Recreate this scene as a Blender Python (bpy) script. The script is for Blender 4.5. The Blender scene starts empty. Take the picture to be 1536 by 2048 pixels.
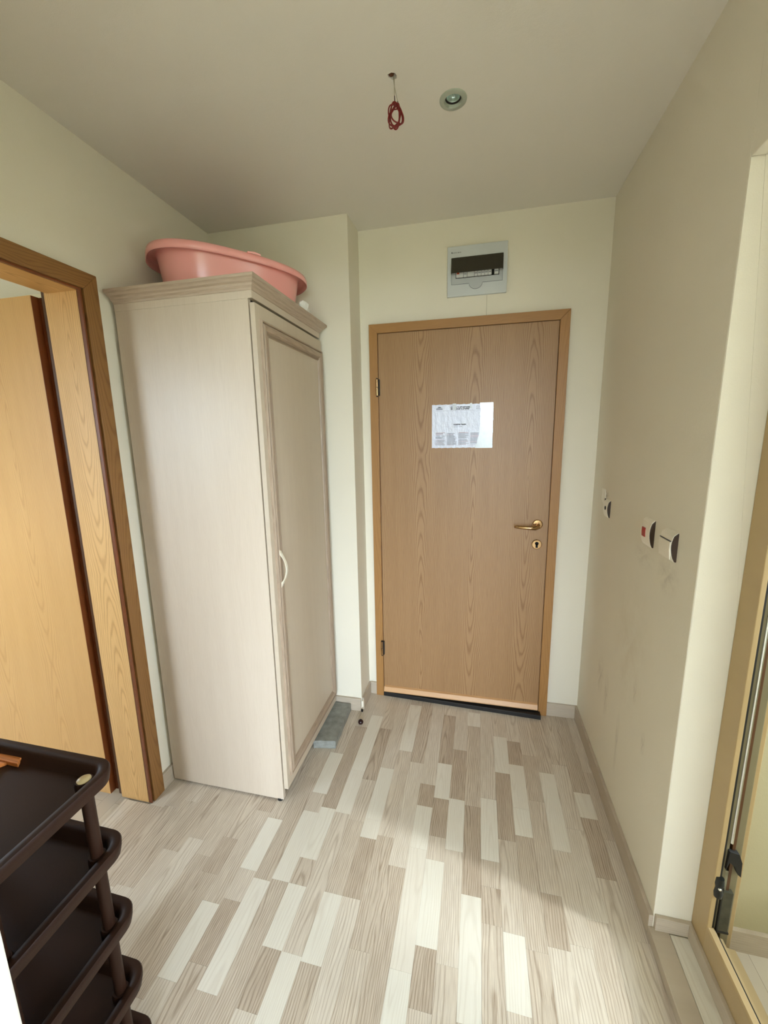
import bpy, bmesh, math, random
from mathutils import Vector, Matrix
random.seed(7)
S = bpy.context.scene
COL = S.collection

# ------------------------------------------------------------------ camera
CAM = Vector((0.0544, -2.1275, 1.5036))
PITCH, ROLL, YAW, FPX = 0.1822, -0.0176, 0.2285, 812.59
fwd = Vector((-math.sin(YAW)*math.cos(PITCH), math.cos(YAW)*math.cos(PITCH), -math.sin(PITCH)))
rt = Vector((math.cos(YAW), math.sin(YAW), 0)); up = rt.cross(fwd)
rr = rt*math.cos(ROLL) + up*math.sin(ROLL); uu = -rt*math.sin(ROLL) + up*math.cos(ROLL)
cd = bpy.data.cameras.new('camera'); cam = bpy.data.objects.new('camera', cd); COL.objects.link(cam)
cd.sensor_fit = 'HORIZONTAL'; cd.sensor_width = 36; cd.lens = FPX/1536*36; cd.clip_start = .02
cam.matrix_world = Matrix(((rr.x, uu.x, -fwd.x, CAM.x), (rr.y, uu.y, -fwd.y, CAM.y), (rr.z, uu.z, -fwd.z, CAM.z), (0, 0, 0, 1)))
S.camera = cam
# ------------------------------------------------------------------ light
S.view_settings.view_transform = 'Standard'; S.view_settings.look = 'None'
S.view_settings.gamma = 1; S.view_settings.use_curve_mapping = False
S.view_settings.exposure = 2.6
w = bpy.data.worlds.new('sky'); S.world = w; w.use_nodes = True
bgn = w.node_tree.nodes['Background']
bgn.inputs[1].default_value = 4.5
wt = w.node_tree; wg = wt.nodes.new('ShaderNodeTexCoord'); wsx = wt.nodes.new('ShaderNodeSeparateXYZ'); wr_ = wt.nodes.new('ShaderNodeValToRGB')
wt.links.new(wg.outputs['Generated'], wsx.inputs[0]); wm = wt.nodes.new('ShaderNodeMath'); wm.operation = 'MULTIPLY_ADD'; wm.inputs[1].default_value = .5; wm.inputs[2].default_value = .5
wt.links.new(wsx.outputs[2], wm.inputs[0]); wt.links.new(wm.outputs[0], wr_.inputs[0]); wt.links.new(wr_.outputs[0], bgn.inputs[0])
e_ = wr_.color_ramp.elements; e_[0].position = .47; e_[0].color = (.13, .15, .10, 1); e_[1].position = .53; e_[1].color = (.77, .92, 1.10, 1)   # ground and greenery below, bright overcast sky above
sd = bpy.data.lights.new('sun', 'SUN'); sd.energy = 0.34; sd.angle = math.radians(3.5); sd.color = (.90, .98, 1.0)
so = bpy.data.objects.new('sun', sd); COL.objects.link(so)
so.rotation_euler = Vector((-1.0, .27, -.72)).to_track_quat('-Z', 'Y').to_euler()
def portal(loc, rot, sx, sy):
    d = bpy.data.lights.new('window_portal', 'AREA'); d.shape = 'RECTANGLE'; d.size = sx; d.size_y = sy
    d.cycles.is_portal = True
    o = bpy.data.objects.new('window_portal', d); COL.objects.link(o); o.location = loc; o.rotation_euler = rot
portal((2.12, -1.52, 1.585), (0, math.radians(90), 0), 1.07, 1.05)       # balcony front
portal((.95, -5.62, 1.4), (math.radians(90), 0, 0), 1.9, 1.95)        # living room window
portal((-2.6, -3.02, 1.55), (math.radians(90), 0, 0), .8, 1.1)       # bedroom window

portal((-4.35, -.65, 1.75), (0, math.radians(-90), 0), .7, .5)      # second bedroom window, unseen, added to brighten the wall above the open leaf

# ------------------------------------------------------------------ materials
def lin(c):
    return tuple(((v/255)/12.92 if v/255 <= .04045 else ((v/255+.055)/1.055)**2.4) for v in c)
class NT:
    def __init__(s, name):
        s.m = bpy.data.materials.new(name); s.m.use_nodes = True; s.t = s.m.node_tree
        s.b = s.t.nodes['Principled BSDF']
    def n(s, typ, ins=None, **kw):
        nd = s.t.nodes.new(typ)
        for k, v in kw.items(): setattr(nd, k, v)
        for k, v in (ins or {}).items(): s.set(nd.inputs[k], v)
        return nd
    def set(s, sock, v):
        if hasattr(v, 'is_output') or isinstance(v, bpy.types.NodeSocket): s.t.links.new(v, sock)
        else: sock.default_value = v
    def math(s, op, a, b=0.0, c=None):
        ins = {0: a, 1: b}
        if c is not None: ins[2] = c
        return s.n('ShaderNodeMath', ins, operation=op).outputs[0]
    def mix(s, f, a, b):
        nd = s.t.nodes.new('ShaderNodeMix'); nd.data_type = 'RGBA'
        s.set(nd.inputs[0], f); s.set(nd.inputs[6], a); s.set(nd.inputs[7], b)
        return nd.outputs[2]
    def ramp(s, f, stops):
        nd = s.n('ShaderNodeValToRGB', {0: f}); cr = nd.color_ramp
        while len(cr.elements) < len(stops): cr.elements.new(.5)
        for e, (p, c) in zip(cr.elements, stops):
            e.position = p; e.color = (*c, 1) if len(c) == 3 else c
        return nd.outputs[0]
    def noise(s, vec, scale, detail=3, rough=.5):
        return s.n('ShaderNodeTexNoise', {'Vector': vec, 'Scale': scale, 'Detail': detail, 'Roughness': rough}).outputs[0]
    def bump(s, h, strength, dist=.001):
        nd = s.n('ShaderNodeBump', {'Height': h, 'Strength': strength, 'Distance': dist})
        s.t.links.new(nd.outputs[0], s.b.inputs['Normal'])
def c4(c): return (*c, 1)
def plain(name, col, rough=.5, metal=0, spec=.5, var=.06, vs=8, bump=0, bs=200, coat=0, trans=0, sss=0):
    k = NT(name); o = k.n('ShaderNodeTexCoord').outputs['Object']; l = lin(col)
    n = k.noise(o, vs, 4)
    k.set(k.b.inputs['Base Color'], k.ramp(n, [(.3, tuple(x*(1-var) for x in l)), (.7, tuple(min(1, x*(1+var)) for x in l))]))
    k.b.inputs['Roughness'].default_value = rough; k.b.inputs['Metallic'].default_value = metal
    k.b.inputs['Specular IOR Level'].default_value = spec
    k.b.inputs['Coat Weight'].default_value = coat; k.b.inputs['Transmission Weight'].default_value = trans
    if sss:
        k.b.inputs['Subsurface Weight'].default_value = sss; k.b.inputs['Subsurface Radius'].default_value = (.02, .008, .006)
    if bump: k.bump(k.noise(o, bs, 2), bump)
    return k.m
def wood(name, base, dark, u='X', v='Z', leaf=.2, ring=.0065, slope=.05, amt=.5, fib=.35, rough=.42, rnd=False, coat=0, bmp=.15, phase=0.0):
    """veneer: fine fibres along v plus nested cathedral arches repeated every `leaf` across u"""
    k = NT(name); o = k.n('ShaderNodeTexCoord').outputs['Object']
    if rnd:
        r = k.n('ShaderNodeObjectInfo').outputs['Random']
        off = k.n('ShaderNodeCombineXYZ', {0: k.math('MULTIPLY', r, 3.7), 1: k.math('MULTIPLY', r, 13.1), 2: k.math('MULTIPLY', r, 7.3)}).outputs[0]
        o = k.n('ShaderNodeVectorMath', {0: o, 1: off}, operation='ADD').outputs[0]
    sp = k.n('ShaderNodeSeparateXYZ', {0: o}); idx = {'X': 0, 'Y': 1, 'Z': 2}
    U, V = sp.outputs[idx[u]], sp.outputs[idx[v]]
    low = k.noise(k.n('ShaderNodeCombineXYZ', {0: k.math('MULTIPLY', U, 3), 1: k.math('MULTIPLY', V, 1.2)}).outputs[0], 3.0, 2)
    lowc = k.math('SUBTRACT', low, .5)
    t = k.math('ADD', k.math('DIVIDE', k.math('ADD', U, k.math('MULTIPLY', lowc, .03)), leaf), 50.0 + phase)
    fr = k.math('MULTIPLY', k.math('SUBTRACT', k.math('FRACT', t), .5), leaf)
    ph = k.math('FRACT', k.math('MULTIPLY', k.math('FLOOR', t), .377))
    d = k.math('ADD', k.math('PINGPONG', k.math('ADD', k.math('MULTIPLY', V, slope), k.math('MULTIPLY', ph, .2)), .055), .004)
    d = k.math('ADD', d, k.math('MULTIPLY', lowc, .012))
    r2 = k.math('SQRT', k.math('ADD', k.math('MULTIPLY', fr, fr), k.math('MULTIPLY', d, d)))
    wob = k.noise(k.n('ShaderNodeCombineXYZ', {0: k.math('MULTIPLY', U, 30), 1: k.math('MULTIPLY', V, 6)}).outputs[0], 1.0, 3)
    r2 = k.math('ADD', r2, k.math('MULTIPLY', wob, .006))
    wv = k.math('MULTIPLY_ADD', k.math('SINE', k.math('MULTIPLY', r2, 6.2832/ring)), .5, .5)
    wv = k.math('POWER', wv, 4.0)
    vec = k.n('ShaderNodeCombineXYZ', {0: k.math('MULTIPLY', U, 420), 1: k.math('MULTIPLY', V, 14)}).outputs[0]
    fb = k.noise(vec, 1.0, 3, .6)
    vec2 = k.n('ShaderNodeCombineXYZ', {0: k.math('MULTIPLY', U, 22), 1: k.math('MULTIPLY', V, 1.2)}).outputs[0]
    bd = k.noise(vec2, 1.0, 3, .6)
    f = k.math('ADD', k.math('MULTIPLY', wv, amt), k.math('MULTIPLY', k.math('SUBTRACT', fb, .35), fib*2))
    f = k.math('ADD', f, k.math('MULTIPLY', k.math('SUBTRACT', bd, .5), .5))
    nd = k.math('MINIMUM', k.math('MAXIMUM', f, 0.0), 1.0)
    return k, nd, (c4(lin(base)), c4(lin(dark))), fb, rough, coat, bmp
def finish(k, nd, cc, fb, rough, coat, bmp):
    k.set(k.b.inputs['Base Color'], k.mix(nd, cc[0], cc[1])); k.b.inputs['Roughness'].default_value = rough
    k.b.inputs['Coat Weight'].default_value = coat; k.b.inputs['Coat Roughness'].default_value = .25
    k.bump(fb, bmp, .0006); return k.m
def woodm(*a, **kw): return finish(*wood(*a, **kw))

def wall_mat(name, col, stains=()):
    k = NT(name); pos = k.n('ShaderNodeNewGeometry').outputs['Position']
    l = lin(col); n1 = k.noise(pos, 1.7, 3); c = k.ramp(n1, [(.3, tuple(x*.975 for x in l)), (.7, l)])
    for (p, r, col2, a, sc) in stains:        # scuffs and hand dirt with a shape of their own
        m = k.n('ShaderNodeMapping', {'Vector': pos}); m.vector_type = 'TEXTURE'
        m.inputs['Location'].default_value = p; m.inputs['Scale'].default_value = r
        ln = k.n('ShaderNodeVectorMath', {0: m.outputs[0]}, operation='LENGTH').outputs['Value']
        msk = k.math('MAXIMUM', k.math('SUBTRACT', 1.0, ln), 0.0)
        ns = k.math('MAXIMUM', k.math('MULTIPLY', k.math('SUBTRACT', k.noise(m.outputs[0], sc, 4, .7), .38), 4.0), 0.0)
        f = k.math('MINIMUM', k.math('MULTIPLY', k.math('MULTIPLY', msk, ns), a*.6), .85)
        c = k.mix(f, c, c4(lin(col2)))
    k.set(k.b.inputs['Base Color'], c); k.b.inputs['Roughness'].default_value = .75
    k.b.inputs['Specular IOR Level'].default_value = .25
    nn = k.math('ADD', k.noise(pos, 330, 3, .6), k.math('MULTIPLY', k.noise(pos, 90, 2), .7))
    k.bump(nn, .22, .0015)
    return k.m
M = {}
WALLC = (233, 225, 206)
M['wall'] = wall_mat('cream_wall_paint', WALLC)
dirt = (120, 96, 70)
M['wall_r'] = wall_mat('cream_wall_paint_scuffed', WALLC, [
    ((.60, -.33, .46), (.2, .05, .10), dirt, .5, 2.6), ((.60, -.42, .42), (.2, .03, .12), dirt, .6, 3.2),
    ((.60, -.58, .33), (.2, .02, .16), dirt, .6, 3.0), ((.60, -.20, 1.235), (.2, .05, .035), (105, 82, 50), 1.3, 2.0),
    ((.60, -.84, 1.09), (.2, .08, .07), dirt, .45, 2.2), ((.60, -.66, 1.10), (.2, .10, .05), dirt, .3, 2.4),
    ((.60, -.70, .62), (.2, .02, .05), dirt, .5, 3.0), ((.60, -.80, .50), (.2, .02, .05), dirt, .5, 3.0),
    ((.60, -.62, .75), (.2, .2, .3), (190, 168, 130), .35, 3.0)])
M['ceil'] = wall_mat('ceiling_paint', (232, 226, 214))
M['plaster'] = wall_mat('balcony_plaster', (186, 177, 144))
M['entry_leaf'] = woodm('entrance_leaf_oak_veneer', (170, 133, 92), (132, 93, 55), leaf=.268, slope=.05, amt=.62, fib=.42, phase=.381)
M['oak_frame'] = woodm('oak_foil_frame', (170, 124, 70), (132, 88, 44), leaf=.3, amt=.25, fib=.35)
M['oak_frame_h'] = woodm('oak_foil_frame_across', (170, 124, 70), (132, 88, 44), u='Z', v='X', leaf=.3, amt=.25, fib=.35)
M['drip'] = woodm('threshold_drip_oak', (214, 168, 118), (180, 130, 80), u='Z', v='X', leaf=.3, amt=.2, fib=.3)
M['bed_leaf'] = woodm('bedroom_leaf_oak_veneer', (222, 176, 112), (190, 134, 74), leaf=.26, slope=.06, amt=.35, fib=.3, coat=.2)
M['casing'] = woodm('oak_casing', (146, 104, 56), (112, 72, 34), u='Y', v='Z', leaf=.12, slope=.07, amt=.45, fib=.4)
M['casing_h'] = woodm('oak_casing_across', (146, 104, 56), (112, 72, 34), u='Z', v='Y', leaf=.12, slope=.07, amt=.45, fib=.4)
M['jamb'] = woodm('oak_jamb_lining', (232, 188, 124), (190, 138, 80), u='X', v='Z', leaf=.12, slope=.07, amt=.5, fib=.4)
M['leaf_edge'] = plain('brown_leaf_edge', (118, 62, 28), .35, var=.15)
M['birch'] = woodm('pale_birch_laminate', (204, 188, 168), (180, 160, 138), u='X', v='Z', leaf=.28, slope=.03, amt=.08, fib=.3, rough=.38, bmp=.1)
M['birch_y'] = woodm('pale_birch_laminate_front', (200, 184, 162), (176, 156, 134), u='Y', v='Z', leaf=.28, slope=.03, amt=.05, fib=.3, rough=.42, bmp=.1)
M['mould_v'] = woodm('taupe_moulding_upright', (176, 154, 132), (128, 106, 86), u='Y', v='Z', amt=.2, fib=.6, rough=.45)
M['mould_h'] = woodm('taupe_moulding_across', (176, 154, 132), (128, 106, 86), u='Z', v='Y', amt=.2, fib=.6, rough=.45)
M['crown_x'] = woodm('taupe_cornice', (190, 170, 150), (140, 118, 98), u='Z', v='X', amt=.15, fib=.6, rough=.5)
M['crown_y'] = woodm('taupe_cornice_front', (190, 170, 150), (140, 118, 98), u='Z', v='Y', amt=.15, fib=.6, rough=.5)
M['base_x'] = woodm('skirting_laminate_x', (196, 182, 162), (158, 140, 120), u='Z', v='X', amt=.2, fib=.5)
M['base_y'] = woodm('skirting_laminate_y', (196, 182, 162), (158, 140, 120), u='Z', v='Y', amt=.2, fib=.5)
M['black'] = plain('black_rubber', (22, 20, 18), .55)
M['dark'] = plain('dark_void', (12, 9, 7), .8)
M['brass'] = plain('brushed_brass_nickel', (176, 142, 100), .24, metal=1)
M['steel'] = plain('steel_strip', (225, 228, 226), .18, metal=1, var=.03)
M['pink'] = plain('pink_plastic', (255, 178, 170), .22, var=.02, vs=2, sss=.12)
M['cream_plastic'] = plain('cream_handle_plastic', (232, 222, 200), .25, var=.02)
M['white_plastic'] = plain('white_switch_plastic', (240, 232, 214), .3, var=.04)
M['panel_plastic'] = plain('light_grey_plastic', (205, 208, 208), .35, var=.03)
M['breaker'] = plain('breaker_plastic', (214, 214, 212), .4, var=.03)
M['smoke'] = plain('smoked_cover', (52, 48, 38), .12, var=.05)
M['red'] = plain('red_plastic', (165, 22, 18), .35)
M['orange_red'] = plain('orange_toggle', (205, 80, 50), .4)
M['wire'] = plain('red_wire_insulation', (112, 8, 8), .32, var=.1, vs=60)
M['wire_pale'] = plain('pale_wire', (170, 160, 140), .4)
M['wire_dark'] = plain('dark_wire', (50, 20, 16), .4)
M['rack'] = plain('dark_brown_plastic', (46, 26, 16), .5, spec=.2, var=.08, vs=3, bump=.15, bs=300)
M['cap'] = plain('beige_plug', (190, 170, 125), .35)
M['pvc'] = woodm('tan_pvc_foil', (178, 152, 108), (160, 134, 92), leaf=.4, amt=.05, fib=.15, rough=.35)
M['pvc_brown'] = plain('brown_pvc', (84, 52, 26), .4)
M['pvc_grey'] = plain('grey_brown_pvc', (122, 112, 84), .45)
M['concrete'] = plain('grey_concrete', (140, 140, 132), .85, var=.22, vs=28, bump=.8, bs=120)
M['ball'] = plain('dark_maroon_ball', (40, 14, 14), .3)
M['paper'] = plain('laminated_paper', (228, 230, 242), .5, var=.02)
M['ink'] = plain('grey_print', (120, 122, 134), .5)
M['ink_dark'] = plain('dark_print', (62, 62, 74), .5)
M['ink_pale'] = plain('pale_print', (190, 193, 206), .5)
M['ink_red'] = plain('faded_red_print', (190, 150, 156), .5)
M['white_paper'] = plain('crumpled_white_paper', (236, 234, 226), .7, var=.03)
M['orange_wood'] = woodm('orange_stained_slat', (226, 140, 70), (150, 78, 30), u='Y', v='X', amt=.5, fib=.6)
M['lamp_ring'] = plain('grey_green_lamp_ring', (172, 178, 162), .35, var=.04)
M['reflector'] = plain('lamp_reflector', (196, 212, 204), .38, metal=1, var=.25, vs=120)
def glass(name, col, rough=.02):
    k = NT(name); n = k.noise(k.n('ShaderNodeTexCoord').outputs['Object'], 20, 2)
    k.b.inputs['Base Color'].default_value = c4(lin(col)); k.b.inputs['Transmission Weight'].default_value = 1
    k.b.inputs['Roughness'].default_value = rough; k.b.inputs['IOR'].default_value = 1.45; k.bump(n, .02); return k.m
M['glass'] = glass('lamp_glass', (235, 248, 244))
def lam():
    k = NT('laminated_paper'); o = k.n('ShaderNodeTexCoord').outputs['Object']; sp = k.n('ShaderNodeSeparateXYZ', {0: o})
    k.b.inputs['Base Color'].default_value = c4(lin((222, 225, 240))); k.b.inputs['Roughness'].default_value = .1
    vec = k.n('ShaderNodeCombineXYZ', {0: k.math('MULTIPLY', sp.outputs[0], 55), 1: k.math('MULTIPLY', sp.outputs[2], 24)}).outputs[0]
    h = k.noise(vec, 1.0, 5, .62); k.bump(h, .9, .0032)
    return k.m
def tape_m():
    k = NT('clear_tape'); n = k.noise(k.n('ShaderNodeTexCoord').outputs['Object'], 60, 2); k.set(k.b.inputs['Base Color'], k.ramp(n, [(.3, lin((240, 248, 252))), (.7, lin((250, 253, 254)))]))
    k.b.inputs['Alpha'].default_value = .55; k.b.inputs['Roughness'].default_value = .16
    o = k.n('ShaderNodeTexCoord').outputs['Object']; sp = k.n('ShaderNodeSeparateXYZ', {0: o})
    vec = k.n('ShaderNodeCombineXYZ', {0: k.math('MULTIPLY', sp.outputs[0], 90), 1: k.math('MULTIPLY', sp.outputs[2], 38)}).outputs[0]
    k.b.inputs['Coat Weight'].default_value = 1; k.b.inputs['Coat Roughness'].default_value = .12
    k.bump(k.noise(vec, 1.0, 4, .6), .8, .0016); return k.m
M['film'] = tape_m()
def floor_mat(name, big=False):
    """laminate strip: tone and figure from the object's own colour slots"""
    k, nd, cc, fb, rough, coat, bmp = wood(name, (0, 0, 0), (0, 0, 0), u='X', v='Y', leaf=.13, ring=.0062, slope=.028, amt=.5, fib=.75, rnd=True)
    oc = k.n('ShaderNodeObjectInfo').outputs['Color']; s = k.n('ShaderNodeSeparateColor', {0: oc})
    tone, grain = s.outputs[0], s.outputs[1]
    base = k.ramp(tone, [(0, lin((196, 179, 158))), (.35, lin((216, 203, 184))), (.65, lin((224, 214, 198))), (1, lin((231, 226, 212)))])
    dk = k.ramp(tone, [(0, lin((134, 113, 95))), (.5, lin((166, 146, 124))), (1, lin((200, 186, 164)))])
    k.set(k.b.inputs['Base Color'], k.mix(k.math('MULTIPLY', nd, grain), base, dk))
    k.b.inputs['Roughness'].default_value = .33; k.b.inputs['Specular IOR Level'].default_value = .45
    k.bump(fb, .2, .0005); return k.m
M['strip'] = floor_mat('laminate_strip')
k = NT('laminate_floor_far'); pos = k.n('ShaderNodeNewGeometry').outputs['Position']
sp = k.n('ShaderNodeSeparateXYZ', {0: pos})
vv = k.n('ShaderNodeCombineXYZ', {0: sp.outputs[1], 1: sp.outputs[0]}).outputs[0]
br = k.n('ShaderNodeTexBrick', {'Vector': vv, 'Color1': c4(lin((190, 174, 154))), 'Color2': c4(lin((224, 217, 200))), 'Mortar': c4(lin((150, 134, 116))),
     'Scale': 1.0, 'Mortar Size': .0006, 'Brick Width': .38, 'Row Height': .0645})
k.set(k.b.inputs['Base Color'], br.outputs[0]); k.b.inputs['Roughness'].default_value = .35
M['floor_far'] = k.m

# ------------------------------------------------------------------ geometry helpers
WP = {}   # world position of every empty / part
def thing(name, loc, label=None, cat=None, group=None, kind=None):
    o = bpy.data.objects.new(name, None); COL.objects.link(o); o.location = loc; o.empty_display_size = .05
    WP[o] = Vector(loc); tag(o, label, cat, group, kind); return o
def tag(o, label=None, cat=None, group=None, kind=None):
    if label: o['label'] = label
    if cat: o['category'] = cat
    if group: o['group'] = group
    if kind: o['kind'] = kind
    return o
def B(): return bmesh.new()
def obj(name, bm, mat, parent=None, bevel=0, smooth=False, label=None, cat=None, kind=None, group=None, origin=None, seg=2):
    """bm in world coordinates; origin moves to the parent's base (or to `origin`)"""
    bmesh.ops.recalc_face_normals(bm, faces=bm.faces)
    if bevel:
        bmesh.ops.remove_doubles(bm, verts=bm.verts, dist=1e-6)
        es = [e for e in bm.edges if len(e.link_faces) == 2 and e.calc_face_angle(0) > .6]
        bmesh.ops.bevel(bm, geom=es, offset=bevel, segments=seg, affect='EDGES', profile=.6, clamp_overlap=True)
    org = Vector(origin) if origin is not None else (WP[parent] if parent else Vector((0, 0, 0)))
    bmesh.ops.translate(bm, verts=bm.verts, vec=-org)
    me = bpy.data.meshes.new(name); bm.to_mesh(me); bm.free()
    mats = mat if isinstance(mat, (list, tuple)) else [mat]
    for m_ in mats: me.materials.append(m_)
    if smooth:
        for p in me.polygons: p.use_smooth = True
        if smooth != 'all':
            me.set_sharp_from_angle(angle=math.radians(38))
    o = bpy.data.objects.new(name, me); COL.objects.link(o)
    if parent: o.parent = parent; o.location = org - WP[parent]
    else: o.location = org
    WP[o] = org; tag(o, label, cat, group, kind)
    return o
def box(bm, a, b, mi=0):
    (x0, y0, z0), (x1, y1, z1) = a, b
    v = [bm.verts.new(p) for p in ((x0, y0, z0), (x1, y0, z0), (x1, y1, z0), (x0, y1, z0), (x0, y0, z1), (x1, y0, z1), (x1, y1, z1), (x0, y1, z1))]
    for f in ((3, 2, 1, 0), (4, 5, 6, 7), (0, 1, 5, 4), (1, 2, 6, 5), (2, 3, 7, 6), (3, 0, 4, 7)):
        bm.faces.new([v[i] for i in f]).material_index = mi
    return bm
def prism(bm, poly, axis, a, b, mi=0):
    """poly: 2-D points in the plane of the two remaining axes (in x,y,z order), extruded a..b along axis"""
    def P(p, t):
        l = list(p); l.insert(axis, t); return l
    va = [bm.verts.new(P(p, a)) for p in poly]; vb = [bm.verts.new(P(p, b)) for p in poly]; n = len(poly)
    fs = [bm.faces.new(va), bm.faces.new(vb[::-1])] + [bm.faces.new((va[i], va[(i+1) % n], vb[(i+1) % n], vb[i])) for i in range(n)]
    for f in fs: f.material_index = mi
    return bm
def frame_axes(d):
    d = Vector(d).normalized(); a = Vector((0, 0, 1)) if abs(d.z) < .9 else Vector((1, 0, 0))
    x = d.cross(a).normalized(); return x, d.cross(x).normalized()
def tube(bm, pts, r, seg=10, closed=False, cap=True):
    pts = [Vector(p) for p in pts]; n = len(pts); rings = []; rs = r if isinstance(r, (list, tuple)) else [r]*n
    prev = None
    for i, p in enumerate(pts):
        if closed: d = pts[(i+1) % n]-pts[i-1]
        else: d = pts[min(i+1, n-1)]-pts[max(i-1, 0)]
        d.normalize()
        if prev is None: x, y = frame_axes(d)
        else:
            x = (prev - d*prev.dot(d)).normalized(); y = d.cross(x)
        prev = x
        rings.append([bm.verts.new(p + (x*math.cos(2*math.pi*k/seg) + y*math.sin(2*math.pi*k/seg))*rs[i]) for k in range(seg)])
    m = n if closed else n-1
    for i in range(m):
        a, b = rings[i], rings[(i+1) % n]
        for k in range(seg): bm.faces.new((a[k], a[(k+1) % seg], b[(k+1) % seg], b[k]))
    if cap and not closed:
        bm.faces.new(rings[0][::-1]); bm.faces.new(rings[-1])
    return bm
def lathe(bm, c, axis, prof, seg=32, mi=0):
    """prof: (radius, distance along axis) from c"""
    c = Vector(c); d = Vector(axis).normalized(); x, y = frame_axes(d); rings = []
    for r, h in prof:
        if r < 1e-6: rings.append([bm.verts.new(c + d*h)])
        else: rings.append([bm.verts.new(c + d*h + (x*math.cos(2*math.pi*k/seg)+y*math.sin(2*math.pi*k/seg))*r) for k in range(seg)])
    for a, b in zip(rings[:-1], rings[1:]):
        for k in range(seg):
            k2 = (k+1) % seg
            if len(a) == 1 and len(b) == 1: continue
            if len(a) == 1: f = bm.faces.new((a[0], b[k], b[k2]))
            elif len(b) == 1: f = bm.faces.new((a[k], a[k2], b[0]))
            else: f = bm.faces.new((a[k], a[k2], b[k2], b[k]))
            f.material_index = mi
    return bm
def loops(bm, rings, closed=False, cap0=True, cap1=True):
    R = [[bm.verts.new(p) for p in r] for r in rings]; n = len(R[0])
    for a, b in zip(R[:-1], R[1:]):
        for k in range(n): bm.faces.new((a[k], a[(k+1) % n], b[(k+1) % n], b[k]))
    if closed:
        a, b = R[-1], R[0]
        for k in range(n): bm.faces.new((a[k], a[(k+1) % n], b[(k+1) % n], b[k]))
    else:
        if cap0: bm.faces.new(R[0][::-1])
        if cap1: bm.faces.new(R[-1])
    return bm
def rrect(x0, x1, y0, y1, r, n=6):
    out = []
    for cx, cy, a0 in ((x1-r, y1-r, 0), (x0+r, y1-r, 90), (x0+r, y0+r, 180), (x1-r, y0+r, 270)):
        for i in range(n+1):
            a = math.radians(a0 + 90*i/n); out.append((cx+r*math.cos(a), cy+r*math.sin(a)))
    return out
def text_mesh(name, s, size, mat, parent, loc, rx=90, sx=1.0, bold=0, spacing=1.0):
    cu = bpy.data.curves.new(name, 'FONT'); cu.body = s; cu.size = size; cu.offset = bold; cu.space_character = spacing; cu.resolution_u = 2
    tmp = bpy.data.objects.new('tmp_text', cu); COL.objects.link(tmp)
    dg = bpy.context.evaluated_depsgraph_get(); me = bpy.data.meshes.new_from_object(tmp.evaluated_get(dg))
    bpy.data.objects.remove(tmp); bpy.data.curves.remove(cu)
    me.transform(Matrix.Rotation(math.radians(rx), 4, 'X') @ Matrix.Diagonal((sx, 1, 1, 1)))
    me.materials.clear(); me.materials.append(mat)
    o = bpy.data.objects.new(name, me); COL.objects.link(o); o.parent = parent
    o.location = Vector(loc)-WP[parent]; WP[o] = Vector(loc); return o

# ------------------------------------------------------------------ room data
H = 2.4974; XR = .6015; XL = -1.2623; XC = -.5471; D = .1707; BH = .0737
OY0, OY1, OZ = -2.05, -.9934, 2.0744       # opening to the balcony in the right wall
DY0, DY1, DZ = -1.76, -.924, 2.004         # bedroom doorway in the left wall
FX0, FX1, FZ = -.4988, .4475, 2.06         # entrance frame
def st(name, bm, m, **k): return obj(name, bm, m, kind='structure', **k)
# ---- floor slab + strips
bm = B(); box(bm, (-1.4, -5.6, -.12), (XR+.1, .35, -.0105)); box(bm, (-4.3, -3.0, -.12), (-1.4, .35, -.0105)); box(bm, (XR+.1, -5.6, -.12), (3.1, -2.2, -.0105))
floor = st('floor', bm, M['floor_far'])
# laminate strips (each one a piece)
SW = .0645; X0 = -.482 - 12*SW; cache = {}
def strip(xc, y0, y1, parent, tone, grain, w=SW, z=0.0):
    L = round((y1-y0)*100)/100; key = (w, round(L, 3))
    g = .0001
    if key not in cache:
        b = B(); box(b, (-w/2+g, -L/2+g, -.0105), (w/2-g, L/2-g, 0))
        es = [e for e in b.edges if all(v.co.z > -.001 for v in e.verts)]
        bmesh.ops.bevel(b, geom=es, offset=.0003, segments=1, affect='EDGES')
        bmesh.ops.recalc_face_normals(b, faces=b.faces)
        me = bpy.data.meshes.new('floor_strip'); b.to_mesh(me); b.free(); me.materials.append(M['strip']); cache[key] = me
    o = bpy.data.objects.new('floor_strip', cache[key]); COL.objects.link(o); o.parent = parent
    o.location = Vector((xc, (y0+y1)/2, z)) - WP[parent]; o.color = (tone, grain, 0, 1); return o
rf = random.Random(11)
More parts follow.
